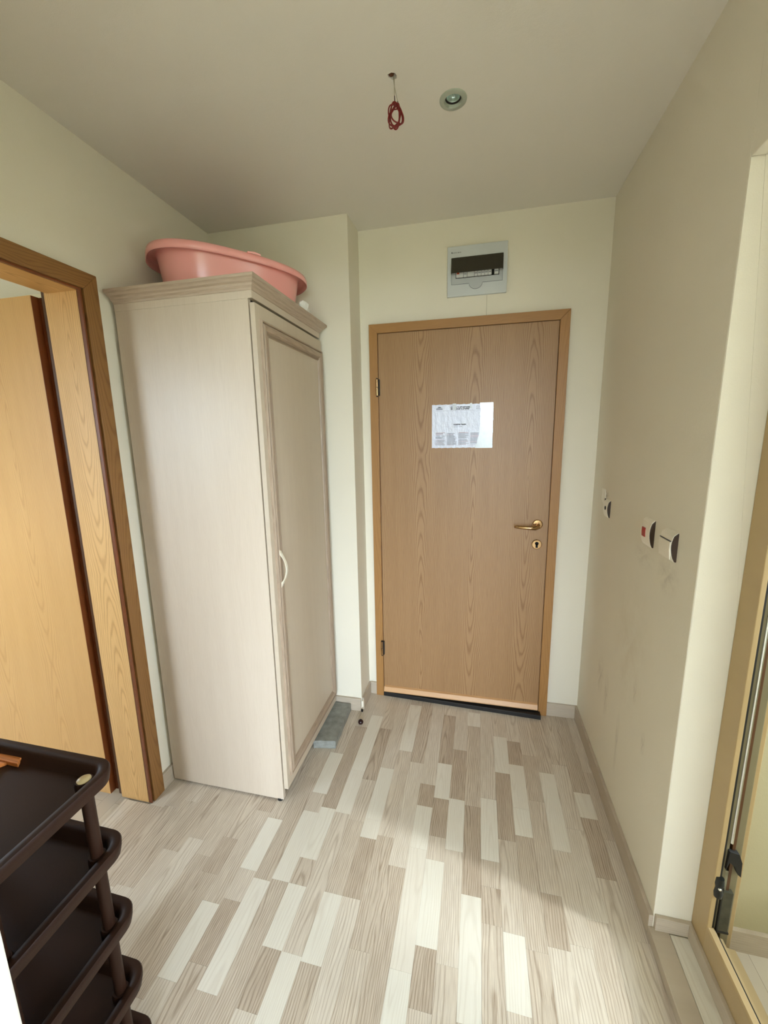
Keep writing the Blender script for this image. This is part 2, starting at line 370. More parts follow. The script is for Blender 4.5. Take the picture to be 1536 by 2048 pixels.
SPEC = {   # strips read off the photograph, per column: (far y, near y, tone)
 6: [(-.99, -1.12, .1)], 7: [(-.70, -.86, .1), (-1.20, -1.40, .9)], 8: [(-.88, -1.08, .9), (-1.18, -1.35, .1)], 9: [(-1.10, -1.40, .85)],
 10: [(-.50, -.73, .9), (-.82, -1.09, .88)], 11: [(-.30, -.79, .1), (-.81, -1.00, .9), (-1.09, -1.27, .9), (-1.27, -1.41, .1)], 12: [(-.20, -.58, .9), (-.58, -.80, .84), (-1.27, -1.43, .9)],
 13: [(-.29, -.62, .1), (-1.09, -1.28, .9)], 14: [(-.54, -.80, .92), (-.81, -.88, .85), (-.90, -1.09, .1)], 15: [(-.07, -.42, .88)],
 17: [(-.59, -.70, .1), (-.71, -.88, .9), (-.88, -1.24, .78), (-1.27, -1.38, .95)], 18: [(-.12, -.46, .12), (-.47, -.65, .9), (-.65, -.82, .1), (-.91, -1.17, .95), (-1.18, -1.31, .1)],
 19: [(-.36, -.64, .1), (-.65, -.86, .9)], 20: [(-.07, -.18, .9), (-.66, -1.00, .08), (-1.01, -1.31, .92)], 21: [(-.61, -.87, .9), (-.96, -1.07, .15)],
 22: [(-.23, -.46, .9), (-.47, -.78, .1), (-1.08, -1.26, .92)], 23: [(-.25, -.40, .1), (-.41, -.63, .85), (-.64, -.75, .95)], 24: [(-.94, -1.09, .1)], 25: [(-.42, -.78, .88)], 27: [(-.50, -.62, .85), (-.63, -.85, .1)]}
def lay(i, ytop, ybot, par):
    x = X0 + (i+.5)*SW; y = ytop; spec = sorted(SPEC.get(i, []), reverse=True); last = .5
    def put(ya, yb, tone):
        grain = 1.0 if tone < .4 else (.85 if tone < .7 else .4)
        strip(x, yb, ya, par, tone, grain)
    def fill(ya, yb):
        nonlocal last
        n = max(1, round((ya-yb)/rf.uniform(.26, .46))); cuts = sorted((rf.uniform(-.06, .06) for _ in range(n-1)))
        ys = [ya] + [round(ya + (yb-ya)*(j+1)/n + cuts[j], 2) for j in range(n-1)] + [yb]
        for p, q in zip(ys[:-1], ys[1:]):
            t = rf.uniform(.22, .66)
            if abs(t-last) < .1: t = .22+(t+.2) % .44
            last = t; put(p, q, t)
    for (a_, b_, tn) in spec:
        if b_ >= y-.03 or a_ > ytop: 
            if b_ >= y-.03: continue
            a_ = y
        if y - a_ > .06: fill(y, a_)
        else: a_ = y
        put(a_, b_, tn); y = b_
    if y - ybot > .03: fill(y, ybot)
for i in range(-2, 29):
    x = X0 + (i+.5)*SW
    if x < XL+.02:                                  # doorway and the first bit of the bedroom
        lay(i, -.30 if x < -1.40 else -.93, -1.75, floor)
    elif x < XC+.0: lay(i, -D, -1.95, floor)
    elif x < XR-.0: lay(i, 0.0, -1.95, floor)
# ---- ceiling with real holes for the lamp and the wire
bm = B(); box(bm, (-1.4, -5.6, H), (3.1, .35, H+.16)); ceil = st('ceiling', bm, M['ceil'])
st('ceiling_bedroom', box(B(), (-4.3, -3.1, H), (-1.401, .35, H+.16)), M['ceil'])
SPOT = (-.0445, -.688); HOLE = (-.2045, -.811)
bm = B(); lathe(bm, (SPOT[0], SPOT[1], H-.05), (0, 0, 1), [(0, 0), (.033, 0), (.033, .15), (0, .15)], 32)
pl = [(.011, 0), (.013, 50), (.0125, 100), (.009, 140), (.013, 185), (.016, 215), (.013, 260), (.012, 310)]
prism(bm, [(HOLE[0]+r*math.cos(math.radians(a)), HOLE[1]+r*math.sin(math.radians(a))) for r, a in pl], 2, H-.05, H+.06)
cut = obj('cutter', bm, M['dark'])
md = ceil.modifiers.new('holes', 'BOOLEAN'); md.object = cut; md.operation = 'DIFFERENCE'; md.solver = 'EXACT'
dg = bpy.context.evaluated_depsgraph_get(); me = bpy.data.meshes.new_from_object(ceil.evaluated_get(dg)); ceil.modifiers.clear(); ceil.data = me
bpy.data.objects.remove(cut)
# ---- walls
bm = B(); t = .2
box(bm, (XC, 0, 0), (FX0+.02, t, H)); box(bm, (FX1-.02, 0, 0), (XR+.1, t, H)); box(bm, (FX0+.02, 0, FZ-.02), (FX1-.02, t, H))
wb = st('wall_back', bm, M['wall'])
bm = B(); prism(bm, [(-.0001, FZ+.001), (-.0004, FZ+.001), (-.0004, 2.154), (-.0001, 2.154)], 0, .0755, .0768)
obj('hairline_crack', bm, plain('crack_shadow', (168, 154, 124), .9), wb)
bm = B(); box(bm, (XL-.14, -D, 0), (XC, .2, H)); st('wall_pier', bm, M['wall'], bevel=.002)
bm = B()                                                              # left wall with the bedroom doorway
box(bm, (XL-.14, DY1+.02, -.0), (XL, -D, H)); box(bm, (XL-.14, DY0-.02, DZ+.02), (XL, DY1+.02, H)); box(bm, (XL-.14, -5.5, 0), (XL, DY0-.02, H))
st('wall_left', bm, M['wall'])
bm = B(); box(bm, (XL, -1.90, 0), (-.603, -1.797, H)); st('wall_stub', bm, M['wall'], bevel=.003)
bm = B()                                                              # right wall with the balcony opening
box(bm, (XR, OY1, 0), (XR+.17, 0, H)); box(bm, (XR, OY0, OZ), (XR+.17, OY1, H)); box(bm, (XR, OY0-.15, 0), (XR+.17, OY0, H)); box(bm, (XR+.17, OY0-.15, 0), (3.1, OY0, H))
st('wall_right', bm, M['wall_r'], bevel=.0025)
bm = B(); box(bm, (-.603, -2.36, 2.27), (XR, -2.2, H)); st('wall_header', bm, M['wall'])     # unseen beam over the hall mouth, height set to dim the upper walls
bm = B()                                                              # living room shell behind the camera
WA, WBx = 0.0, 1.9
box(bm, (-1.4, -5.6, 0), (WA, -5.5, H)); box(bm, (WBx, -5.6, 0), (3.1, -5.5, H)); box(bm, (WA, -5.6, 0), (WBx, -5.5, .45)); box(bm, (WA, -5.6, 2.35), (WBx, -5.5, H))
box(bm, (3.0, -5.5, 0), (3.1, -2.2, H)); st('wall_living', bm, M['wall'])
bm = B()                                                              # bedroom shell
box(bm, (-4.3, -3.0, 0), (-4.2, -.9, H)); box(bm, (-4.3, -.9, 0), (-4.2, .35, 1.4)); box(bm, (-4.3, -.9, 2.1), (-4.2, .35, H)); box(bm, (-4.3, -.4, 1.4), (-4.2, .35, 2.1)); box(bm, (-4.2, .25, 0), (XL-.14, .35, H))
box(bm, (-4.2, -3.0, 0), (-3.0, -2.9, H)); box(bm, (-2.2, -3.0, 0), (XL, -2.9, H)); box(bm, (-3.0, -3.0, 0), (-2.2, -2.9, 1.15)); box(bm, (-3.0, -3.0, 2.05), (-2.2, -2.9, H))
st('wall_bedroom', bm, M['wall'])
# balcony
bm = B(); box(bm, (XR+.17, OY1-.007, -.1), (2.1, OY1+.2, H)); st('wall_balcony', bm, M['plaster'])
bm = B(); box(bm, (2.0, OY0, -.1), (2.1, OY1, 1.05)); box(bm, (2.0, OY0, 2.12), (2.1, OY1, H)); st('wall_parapet', bm, M['plaster'])
bm = B(); box(bm, (XR+.1, OY0, -.1), (2.1, OY1, .035)); st('floor_balcony', bm, M['floor_far'])
bm = B(); box(bm, (XR+.17, OY1-.019, .035), (2.0, OY1-.007, .105)); st('baseboard_balcony', bm, M['base_x'])
# ---- skirtings
def bb(name, a, b, m, dz=BH): return st(name, box(B(), a, b), m, bevel=.0015)
bb('baseboard_back', (FX1, -.012, 0), (XR-.012, 0, BH), M['base_x']); bb('baseboard_back_left', (XC+.012, -.012, 0), (FX0, 0, BH), M['base_x'])
bb('baseboard_right', (XR-.012, OY1-.002, 0), (XR, 0, BH), M['base_y'])
bb('baseboard_pier', (XL, -D-.012, 0), (XC-.003, -D, BH), M['base_x'])
bb('baseboard_pier_side', (XC, -D+.004, 0), (XC+.012, -.012, BH), M['base_y'])
bb('baseboard_left', (XL, DY1+.068, 0), (XL+.012, -D-.012, BH), M['base_y'])
# the bit of torn filler at the pier corner
bm = B(); prism(bm, [(XC+.0015, -D-.008), (XC+.008, -D-.003), (XC+.009, -D+.003), (XC+.003, -D-.001)], 2, .022, .060); st('trim_1', bm, M['white_plastic'])
bm = B(); lathe(bm, (XC+.004, -D-.012, 0), (0, 0, 1), [(0, 0), (.005, 0), (.006, .010), (0, .014)], 10); st('trim_2', bm, M['dark'])
# ---- balcony step: laminate riser, top, skirting on the reveal and along the frame
ZS = .035
bm = B(); box(bm, (XR-.012, OY0, 0), (XR+.042, OY1-.002, ZS)); st('trim_3', bm, M['base_y'], bevel=.0025)
step = st('floor_step', box(B(), (XR+.042, OY0, 0), (.70, OY1, ZS-.003)), M['floor_far'])
for i, (a, b_) in enumerate(((-1.34, OY1-.012), (-1.75, -1.34), (-2.04, -1.75))):
    strip((XR+.042+.70)/2, a, b_, step, .92, .45, w=.056, z=ZS)
bb('baseboard_reveal', (XR+.003, OY1-.012, ZS), (.70, OY1, .082), M['base_x'])
bb('baseboard_sill', (.690, OY0, ZS), (.70, OY1-.012, .082), M['base_y'])

# ------------------------------------------------------------------ entrance door
d1 = thing('door_1', (0, 0, 0), kind='structure')
def mitre_frame(x0, x1, z1, w, ya, yb, zb=0):
    """upright left, upright right, head as three bmeshes, mitred"""
    l = prism(B(), [(x0, zb), (x0+w, zb), (x0+w, z1-w), (x0, z1)], 1, ya, yb)
    r = prism(B(), [(x1-w, zb), (x1, zb), (x1, z1), (x1-w, z1-w)], 1, ya, yb)
    h = prism(B(), [(x0, z1), (x0+w, z1-w), (x1-w, z1-w), (x1, z1)], 1, ya, yb)
    return l, r, h
l, r, h = mitre_frame(FX0, FX1, FZ, .043, -.020, .10)
obj('frame_post', l, M['oak_frame'], d1, bevel=.0015); obj('frame_post', r, M['oak_frame'], d1, bevel=.0015); obj('frame_head', h, M['oak_frame_h'], d1, bevel=.0015)
LX0, LX1, LZ0, LZ1 = FX0+.0455, FX1-.0455, .032, FZ-.0455
bm = B(); box(bm, (LX0, -.012, LZ0), (LX1, .04, LZ1)); leaf = obj('door_leaf', bm, M['entry_leaf'], d1, bevel=.001)
bm = B(); box(bm, (LX0-.004, .005, LZ0), (LX1+.004, .03, LZ1+.004)); box(bm, (LX0-.0022, -.010, LZ0), (LX1+.0022, .006, LZ1+.0022)); obj('door_seal', bm, plain('brown_door_seal', (96, 62, 30), .6), d1)
bm = B(); prism(bm, [(-.012, .030), (-.030, .034), (-.032, .040), (-.024, .062), (-.012, .066)], 0, LX0+.002, LX1-.002); obj('drip_strip', bm, M['drip'], leaf, smooth=True)
bm = B(); prism(bm, [(LX0-.003, -.020), (LX1+.012, -.058), (LX1+.012, .09), (LX0-.003, .09)], 2, .0002, .024); obj('threshold', bm, M['black'], d1, bevel=.002)
bm = B(); box(bm, (FX0+.043, -.004, .0), (FX1-.043, .09, .031)); obj('threshold_gap', bm, M['dark'], d1)
for z0, z1 in ((1.714, 1.794), (.266, .347)):
    bm = B(); tube(bm, [(LX0-.006, -.026, z0), (LX0-.006, -.026, z1)], .0065, 12)
    hg = obj('hinge', bm, M['brass'], d1, smooth=True)
    bm = B()
    for zz in (z0-.006, z1+.001): tube(bm, [(LX0-.006, -.026, zz), (LX0-.006, -.026, zz+.005)], .0045, 10)
    tube(bm, [(LX0-.006, -.026, (z0+z1)/2-.001), (LX0-.006, -.026, (z0+z1)/2+.001)], .0068, 12)
    box(bm, (LX0+.0005, -.026, z0), (LX0+.006, -.0125, z1)); obj('hinge_pin', bm, M['black'], hg)
# handle with rose, key escutcheon
HX, HZ = .352, 1.060
bm = B(); lathe(bm, (HX, -.012, HZ), (0, -1, 0), [(0, 0), (.0245, 0), (.0245, .006), (.021, .0095), (.013, .010), (0, .010)]); obj('handle_rose', bm, M['brass'], leaf, smooth=True)
bm = B(); tube(bm, [(HX, -.021, HZ), (HX, -.040, HZ-.001), (HX-.002, -.052, HZ-.005), (HX-.014, -.060, HZ-.009), (HX-.04, -.062, HZ-.010), (HX-.075, -.060, HZ-.009), (HX-.100, -.056, HZ-.008), (HX-.112, -.052, HZ-.008)],
             [.0105, .010, .0115, .0118, .0095, .0085, .008, .0055], 14)
obj('handle_lever', bm, M['brass'], leaf, smooth='all')
KZ = .957
bm = B(); lathe(bm, (HX+.001, -.012, KZ), (0, -1, 0), [(0, 0), (.0245, 0), (.0245, .005), (.0215, .008), (0, .008)]); kr = obj('key_escutcheon', bm, M['brass'], leaf, smooth=True)
bm = B(); lathe(bm, (HX+.001, -.0200, KZ+.005), (0, -1, 0), [(0, 0), (.0088, 0), (.0088, .0010), (0, .0010)], 20); box(bm, (HX-.0045, -.0210, KZ-.017), (HX+.0065, -.0200, KZ+.004)); obj('keyhole', bm, M['dark'], kr)

# evacuation plan sheet taped to the door
PX0, PX1, PZ0, PZ1 = -.179, .121, 1.444, 1.658
M['paper'] = lam()
sh = thing('evacuation_plan', (PX0, -.012, PZ0), 'laminated white evacuation plan sheet taped to the oak entrance door', 'poster')
def wavy(y, nx=30, nz=20, amp=.0012, mrg=0):
    bm = B(); g = []
    for j in range(nz+1):
        row = []
        for i in range(nx+1):
            x = PX0+mrg+(PX1-PX0-2*mrg)*i/nx; z = PZ0+mrg+(PZ1-PZ0-2*mrg)*j/nz
            e = .0010*math.sin(i*2.1)*(j in (0, nz)) if not mrg else 0
            row.append(bm.verts.new((x, y, z+e)))
        g.append(row)
    for j in range(nz):
        for i in range(nx): bm.faces.new((g[j][i], g[j][i+1], g[j+1][i+1], g[j+1][i]))
    return bm
obj('sheet', wavy(-.0128), M['paper'], sh)
yp = -.0133
def bar(bm, u0, u1, v0, v1): box(bm, (PX0+u0, yp-.0001, PZ0+v0), (PX0+u1, yp, PZ0+v1))
text_mesh('title_print', 'СХЕМА ЗА ЕВАКУАЦИЯ', .0085, M['ink_dark'], sh, (PX0+.093, yp, PZ0+.197), bold=.0006)
text_mesh('title_print', 'ПРИ ПОЖАР И АВАРИЯ', .0080, M['ink_dark'], sh, (PX0+.093, yp, PZ0+.1885), bold=.0006)
text_mesh('floor_print', 'ЕТАЖ', .0085, M['ink_dark'], sh, (PX0+.218, yp, PZ0+.198)); text_mesh('floor_print', 'ВХОД', .0085, M['ink_dark'], sh, (PX0+.218, yp, PZ0+.189))
text_mesh('legend_print', 'УСЛОВНИ ЗНАЦИ', .0070, M['ink_dark'], sh, (PX0+.108, yp, PZ0+.113), bold=.0007)
bm = B(); prism(bm, [(PX0+.020, PZ0+.196), (PX0+.030, PZ0+.2005), (PX0+.034, PZ0+.2035), (PX0+.042, PZ0+.2035), (PX0+.046, PZ0+.1995), (PX0+.054, PZ0+.196)], 1, yp-.0001, yp)
bar(bm, .022, .053, .1895, .1935); lg = obj('logo_print', bm, M['ink'], sh)
bm = B(); lathe(bm, (PX0+.262, yp, PZ0+.196), (0, -1, 0), [(0, 0), (.006, 0), (.006, .0001), (0, .0001)], 16); bar(bm, .259, .265, .184, .198); obj('exit_sign_print', bm, plain('teal_print', (60, 120, 120), .5), sh)
bm = B(); bar(bm, .018, .268, .1835, .1842)
rp = random.Random(3)
pl_ = B()
for q_ in range(46):                                  # faint floor plan
    u = rp.uniform(.03, .235); v = rp.uniform(.085, .178); L = rp.uniform(.008, .03)
    if 1.0 and .1 < u < .165 and v < .125: continue
    if rp.random() < .5: bar(pl_, u, u+L, v, v+.0008)
    else: bar(pl_, u, u+.0008, v-L*.5, v+L*.3 if v+L*.3 < .18 else .18)
obj('floor_plan_print', pl_, M['ink_pale'], sh, kind='stuff')
bar(bm, .108, .130, .1085, .1092); bar(bm, .108, .128, .1055, .1062); bar(bm, .108, .129, .1025, .1032); bar(bm, .134, .152, .104, .1055)
tb = B()
for c, (u0, u1) in enumerate(((.018, .070), (.076, .128), (.133, .186), (.192, .246))):
    v = .074
    while v > .014:
        wv_ = u0 + (u1-u0)*rp.uniform(.6, 1); bar(bm if rp.random() < .85 else tb, u0, wv_, v-.0011, v)
        v -= .0026 if rp.random() < .9 else .006
obj('text_block_print', bm, M['ink'], sh, kind='stuff'); bar(tb, .020, .066, .0745, .0765); bar(tb, .135, .183, .0745, .0765); obj('heading_print', tb, M['ink_red'], sh, kind='stuff')
tp = B(); n = 26; L1 = []; L2 = []; rt_ = random.Random(9)
for i in range(n+1):
    z = PZ0 - .002 + (PZ1-PZ0+.006)*i/n; f = i/n
    L1.append((PX0+.238-.022*max(0, .35-f)/.35+rt_.uniform(-.003, .003), z)); L2.append((PX1+.001+rt_.uniform(-.0025, .001), z))
prism(tp, L1 + L2[::-1], 1, -.0142, -.0136); obj('tape', tp, M['film'], sh)
tp = B(); box(tp, (PX0+.102, -.0142, PZ1-.026), (PX0+.120, -.0136, PZ1+.004)); obj('tape', tp, M['film'], sh)
tp = B(); box(tp, (PX0+.188, -.0142, PZ1-.022), (PX0+.198, -.0136, PZ1+.004)); obj('tape', tp, M['film'], sh)

# ------------------------------------------------------------------ fuse box
EX0, EX1, EZ0, EZ1 = -.109, .164, 2.155, 2.373
ep = thing('fuse_box', (EX0, 0, EZ0), 'grey flush fuse box with half-raised smoked cover above the entrance door', 'fuse box')
W_, H_ = EX1-EX0, EZ1-EZ0
def er(u, v): return (EX0+u*W_, EZ0+v*H_)
bm = B(); box(bm, (EX0, -.014, EZ0), (EX1, 0, EZ1)); pf = obj('cover_plate', bm, M['panel_plastic'], ep, bevel=.003)
# recessed window field with the rounded finger notch
u0, u1, v0, v1 = .075, .925, .24, .735
bm = B(); poly = [er(u0, v1), er(u0, v0)]
for i in range(9):
    a = math.pi + math.pi*i/8; cx, cz = er(.485, v0); poly.append((cx+.031*math.cos(a), cz+.026*math.sin(a)))
poly += [er(u1, v0), er(u1, v1)]
prism(bm, poly, 1, -.0158, -.0138); obj('breaker_field', bm, plain('mid_grey_plastic', (186, 189, 190), .35), ep, bevel=.0006)
bm = B()
def rail(pts): tube(bm, [(p[0], -.0160, p[1]) for p in pts], .0009, 6)
rail(poly); obj('field_edge', bm, M['ink'], ep)
bm = B(); a = er(.145, .355); b = er(.87, .60); box(bm, (a[0], -.0164, a[1]), (b[0], -.0156, b[1])); obj('breaker_slot', bm, M['dark'], ep)
mods = [(.155, .215, 'rcd'), (.215, .272, 'rcd'), (.277, .335, 'mcb'), (.34, .455, 'blank')] + [(.46+.0575*i, .46+.0575*(i+1)-.004, 'mcb') for i in range(5)] + [(.79, .858, 'mcb')]
for (a, b, t_) in mods:
    p, q_ = er(a, .365), er(b, .59)
    bm = B(); box(bm, (p[0], -.024, p[1]), (q_[0], -.0160, q_[1])); br_ = obj('circuit_breaker', bm, M['breaker'], ep, bevel=.0008)
    if t_ == 'mcb':
        cx = (p[0]+q_[0])/2; bm = B(); box(bm, (cx-.0045, -.029, p[1]+.020), (cx+.0045, -.024, p[1]+.032)); obj('toggle', bm, M['panel_plastic'], br_, bevel=.001)
        bm = B(); box(bm, (p[0]+.002, -.0244, p[1]+.010), (q_[0]-.002, -.0239, p[1]+.013)); obj('breaker_marking', bm, M['ink'], br_)
    elif t_ == 'rcd' and a < .2:
        bm = B(); box(bm, (p[0]+.003, -.028, p[1]+.013), (p[0]+.014, -.024, p[1]+.024)); box(bm, (p[0]+.002, -.0268, p[1]+.029), (p[0]+.015, -.024, p[1]+.039)); obj('toggle', bm, M['orange_red'], br_, bevel=.001, label='orange-red toggle')
# smoked cover flipped half up: hinged along its top edge
A, Bq = er(.07, .765), er(.93, .765)
bm = B(); prism(bm, [(-.015, A[1]), (-.018, A[1]+.001), (-.046, A[1]-.072), (-.043, A[1]-.074)], 0, A[0], Bq[0])
for xx in (A[0], Bq[0]-.002): prism(bm, [(-.015, A[1]), (-.018, A[1]), (-.046, A[1]-.073), (-.036, A[1]-.076), (-.015, A[1]-.02)], 0, xx, xx+.002)
obj('smoked_cover', bm, M['smoke'], ep, bevel=.0008)
bm = B()
for i, ww in enumerate((4, 2, 2, 2, 2, 2, 1, 3, 2, 2, 2)):
    x = EX0+.068*W_ + i*.0042; box(bm, (x, -.0143, EZ0+.862*H_), (x+.0009*ww, -.0139, EZ0+.862*H_+.0045+(.002 if i == 0 else 0)))
obj('maker_print', bm, M['ink_dark'], ep)

# ------------------------------------------------------------------ bedroom door
d2 = thing('door_2', (XL, DY1, 0), kind='structure')
LXF = -1.2477
def cas(y0, y1, z1, w):
    a = prism(B(), [(y1-w, 0), (y1, 0), (y1, z1), (y1-w, z1-w)], 0, XL, LXF)
    b = prism(B(), [(y0, 0), (y0+w, 0), (y0+w, z1-w), (y0, z1)], 0, XL, LXF)
    c = prism(B(), [(y0, z1), (y0+w, z1-w), (y1-w, z1-w), (y1, z1)], 0, XL, LXF)
    return a, b, c
a, b, c = cas(DY0-.065, -.8575, 2.067, .056)
obj('casing_upright', a, M['casing'], d2, bevel=.002); obj('casing_upright', b, M['casing'], d2, bevel=.002); obj('casing_head', c, M['casing_h'], d2, bevel=.002)
a, b, c = cas(DY0-.004, DY1+.006, 2.0105, .006)
for q_, m_ in ((a, M['leaf_edge']), (b, M['leaf_edge']), (c, M['leaf_edge'])):
    bmesh.ops.translate(q_, verts=q_.verts, vec=(-.006, 0, 0)); obj('casing_groove', q_, m_, d2)
def jb(name, a, b, m): return obj(name, box(B(), a, b), m, d2, bevel=.001)
jb('jamb_lining', (XL-.143, DY1, 0), (XL-.003, DY1+.019, DZ+.019), M['jamb']); jb('jamb_lining', (XL-.13, DY0-.019, 0), (XL-.003, DY0, DZ+.019), M['jamb'])
jb('head_lining', (XL-.13, DY0, DZ), (XL-.003, DY1, DZ+.019), woodm('oak_head_lining', (222, 176, 112), (176, 124, 68), u='X', v='Y', leaf=.12, slope=.07, amt=.5, fib=.4))
jb('jamb_seal', (XL-.170, DY1+.014, 0), (XL-.1435, DY1+.012, DZ+.02), M['pvc_brown']); jb('rear_casing', (XL-.158, DY1+.012, 0), (XL-.1405, DY1+.07, 2.06), M['casing'])
# open leaf, standing into the bedroom
bl = obj('door_leaf', box(B(), (-1.455-.80, -.932, .012), (-1.455, -.892, 2.003)), [M['bed_leaf']], d2, bevel=.0012)
obj('leaf_edge', box(B(), (-1.4548, -.9312, .013), (-1.4535, -.8928, 2.002)), M['leaf_edge'], bl)
obj('leaf_rebate', box(B(), (-1.4536, -.905, .013), (-1.444, -.893, 2.002)), M['leaf_edge'], bl, bevel=.001)
for z in (.24, 1.74):
    bm = B(); tube(bm, [(-1.438, -.896, z), (-1.438, -.896, z+.07)], .006, 10); obj('hinge', bm, M['brass'], d2, smooth=True)

# ------------------------------------------------------------------ balcony door frame (PVC), door swung out of view
d3 = thing('door_3', (.70, OY1, ZS), kind='structure')
YJ = -1.062
def vp(name, x0, x1, y0, y1, z0, z1, m, bev=.0): return obj(name, box(B(), (x0, y0, z0), (x1, y1, z1)), m, d3, bevel=bev)
zt = OZ
bm = B(); box(bm, (.70, YJ, .035), (.712, OY1, zt)); obj('frame_jamb', bm, M['pvc'], d3, bevel=.002)
vp('gasket', .7125, .7165, YJ+.0015, YJ+.02, .16, zt, M['black'])
vp('frame_channel', .717, .7245, YJ+.004, YJ+.03, .155, zt, M['pvc_grey'])
bm = B(); prism(bm, [(.7235+.0040-.0040*math.cos(math.pi*i/10), YJ+.004-.0045*math.sin(math.pi*i/10)) for i in range(11)], 2, .44, zt); obj('steel_strip', bm, M['steel'], d3, smooth=True)
vp('steel_strip', .7245, .7315, YJ+.004, YJ+.03, .15, .35, plain('worn_zinc', (140, 138, 118), .45, metal=.6, var=.3, vs=60), .0008)
vp('outer_gasket', .732, .739, YJ+.005, YJ+.03, .15, zt, M['pvc_brown'])
vp('outer_frame', .739, .758, YJ+.010, OY1, .10, zt, M['pvc_grey'], .002)
vp('outer_lip', .758, .775, YJ+.022, OY1, .035, zt, M['pvc'], .002)
# bottom rail, stepped down towards the outside
bm = B(); prism(bm, [(.70, ZS), (.775, ZS), (.775, .10), (.742, .105), (.742, .128), (.722, .132), (.720, .155), (.716, .160), (.703, .160), (.70, .156)], 1, OY0, YJ+.002)
obj('frame_sill', bm, plain('tan_pvc_sill', (182, 158, 118), .35, var=.03), d3)
for x, z in ((.7185, .1535), (.732, .131)):
    bm = B(); tube(bm, [(x, OY0, z), (x, YJ, z)], .0026, 6); obj('sill_gasket', bm, M['black'], d3)
# hinge hardware at the foot of the jamb
bm = B(); lathe(bm, (.712, YJ-.001, .300), (0, 0, 1), [(0, -.032), (.009, -.030), (.011, -.015), (.008, 0), (.011, .012), (.009, .030), (0, .032)], 16); hk = obj('hinge_cup', bm, plain('black_hardware', (18, 22, 22), .3), d3, smooth=True)
bm = B(); lathe(bm, (.709, YJ-.011, .303), (-.4, -1, .1), [(0, 0), (.004, 0), (.003, .002), (0, .003)], 10); obj('screw', bm, M['steel'], hk)
bm = B(); prism(bm, [(.722, .42), (.745, .415), (.754, .39), (.756, .345), (.748, .352), (.738, .375), (.726, .385), (.720, .36)], 1, YJ-.004, YJ+.012); obj('hinge_arm', bm, M['black'], d3, bevel=.001)
bm = B(); box(bm, (.722, YJ-.002, .158), (.748, YJ+.012, .288)); hp = obj('hinge_plate', bm, plain('dull_hardware', (74, 72, 58), .45, metal=.4, var=.3, vs=50), d3, bevel=.002)
bm = B(); box(bm, (.7205, YJ-.003, .153), (.7235, YJ+.01, .30)); box(bm, (.7205, YJ-.003, .1525), (.750, YJ+.01, .158)); obj('plate_edge', bm, M['black'], d3)

# ------------------------------------------------------------------ wardrobe
WX0, WX1, WY0, WY1 = -1.245, -.709, -.801, -.205
wd = thing('wardrobe', (WX0, WY0, 0), 'pale birch single-door wardrobe with taupe cornice standing against the left wall', 'wardrobe')
obj('side_panel', box(B(), (WX0, WY0, .009), (WX1, WY0+.018, 1.968)), M['birch'], wd, bevel=.0008)
obj('side_panel', box(B(), (WX0, WY1-.018, .009), (WX1, WY1, 1.968)), M['birch'], wd, bevel=.0008)
obj('back_panel', box(B(), (WX0, WY0+.018, .02), (WX0+.005, WY1-.018, 1.968)), M['birch_y'], wd)
obj('top_panel', box(B(), (WX0, WY0-.001, 1.968), (WX1+.016, WY1+.001, 1.994)), M['birch'], wd, bevel=.001)
obj('bottom_panel', box(B(), (WX0+.005, WY0+.018, .06), (WX1-.019, WY1-.018, .078)), M['birch_y'], wd)
obj('plinth', box(B(), (WX1-.018, WY0+.018, .044), (WX1-.002, WY1-.018, .078)), M['birch_y'], wd)
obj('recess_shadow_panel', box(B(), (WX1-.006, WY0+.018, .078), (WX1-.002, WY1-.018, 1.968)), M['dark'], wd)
for x, y in ((WX1-.02, WY0+.012), (WX1-.02, WY1-.02), (WX0+.04, WY0+.02), (WX0+.04, WY1-.02)):
    obj('foot', lathe(B(), (x, y, 0), (0, 0, 1), [(0, 0), (.014, 0), (.014, .011), (0, .011)], 12), M['black'], wd)
# cornice: profile swept round front-left-back with mitres
prof = [(0, 1.992), (.004, 1.992), (.006, 1.998), (.014, 2.004), (.017, 2.010), (.026, 2.013), (.033, 2.019), (.040, 2.022), (.041, 2.031), (0, 2.031)]
def crown_loop(o, z):
    return [(WX0, WY0-o, z), (WX1+.016+o*.75, WY0-o, z), (WX1+.016+o*.75, WY1+o*.72, z), (WX0, WY1+o*.72, z)]
def crown_seg(i):
    bm = B(); rows = [crown_loop(o, z) for o, z in prof]; n = len(rows)
    va = [bm.verts.new(r_[i]) for r_ in rows]; vb = [bm.verts.new(r_[i+1]) for r_ in rows]
    for k_ in range(n): bm.faces.new((va[k_], va[(k_+1) % n], vb[(k_+1) % n], vb[k_]))
    bm.faces.new(va); bm.faces.new(vb[::-1]); return bm
for i, m_ in ((0, 'crown_x'), (1, 'crown_y'), (2, 'crown_x')): obj('cornice', crown_seg(i), M[m_], wd)
obj('top_board', box(B(), (WX0, WY0, 1.994), (WX1+.016, WY1, 2.030)), M['birch'], wd)
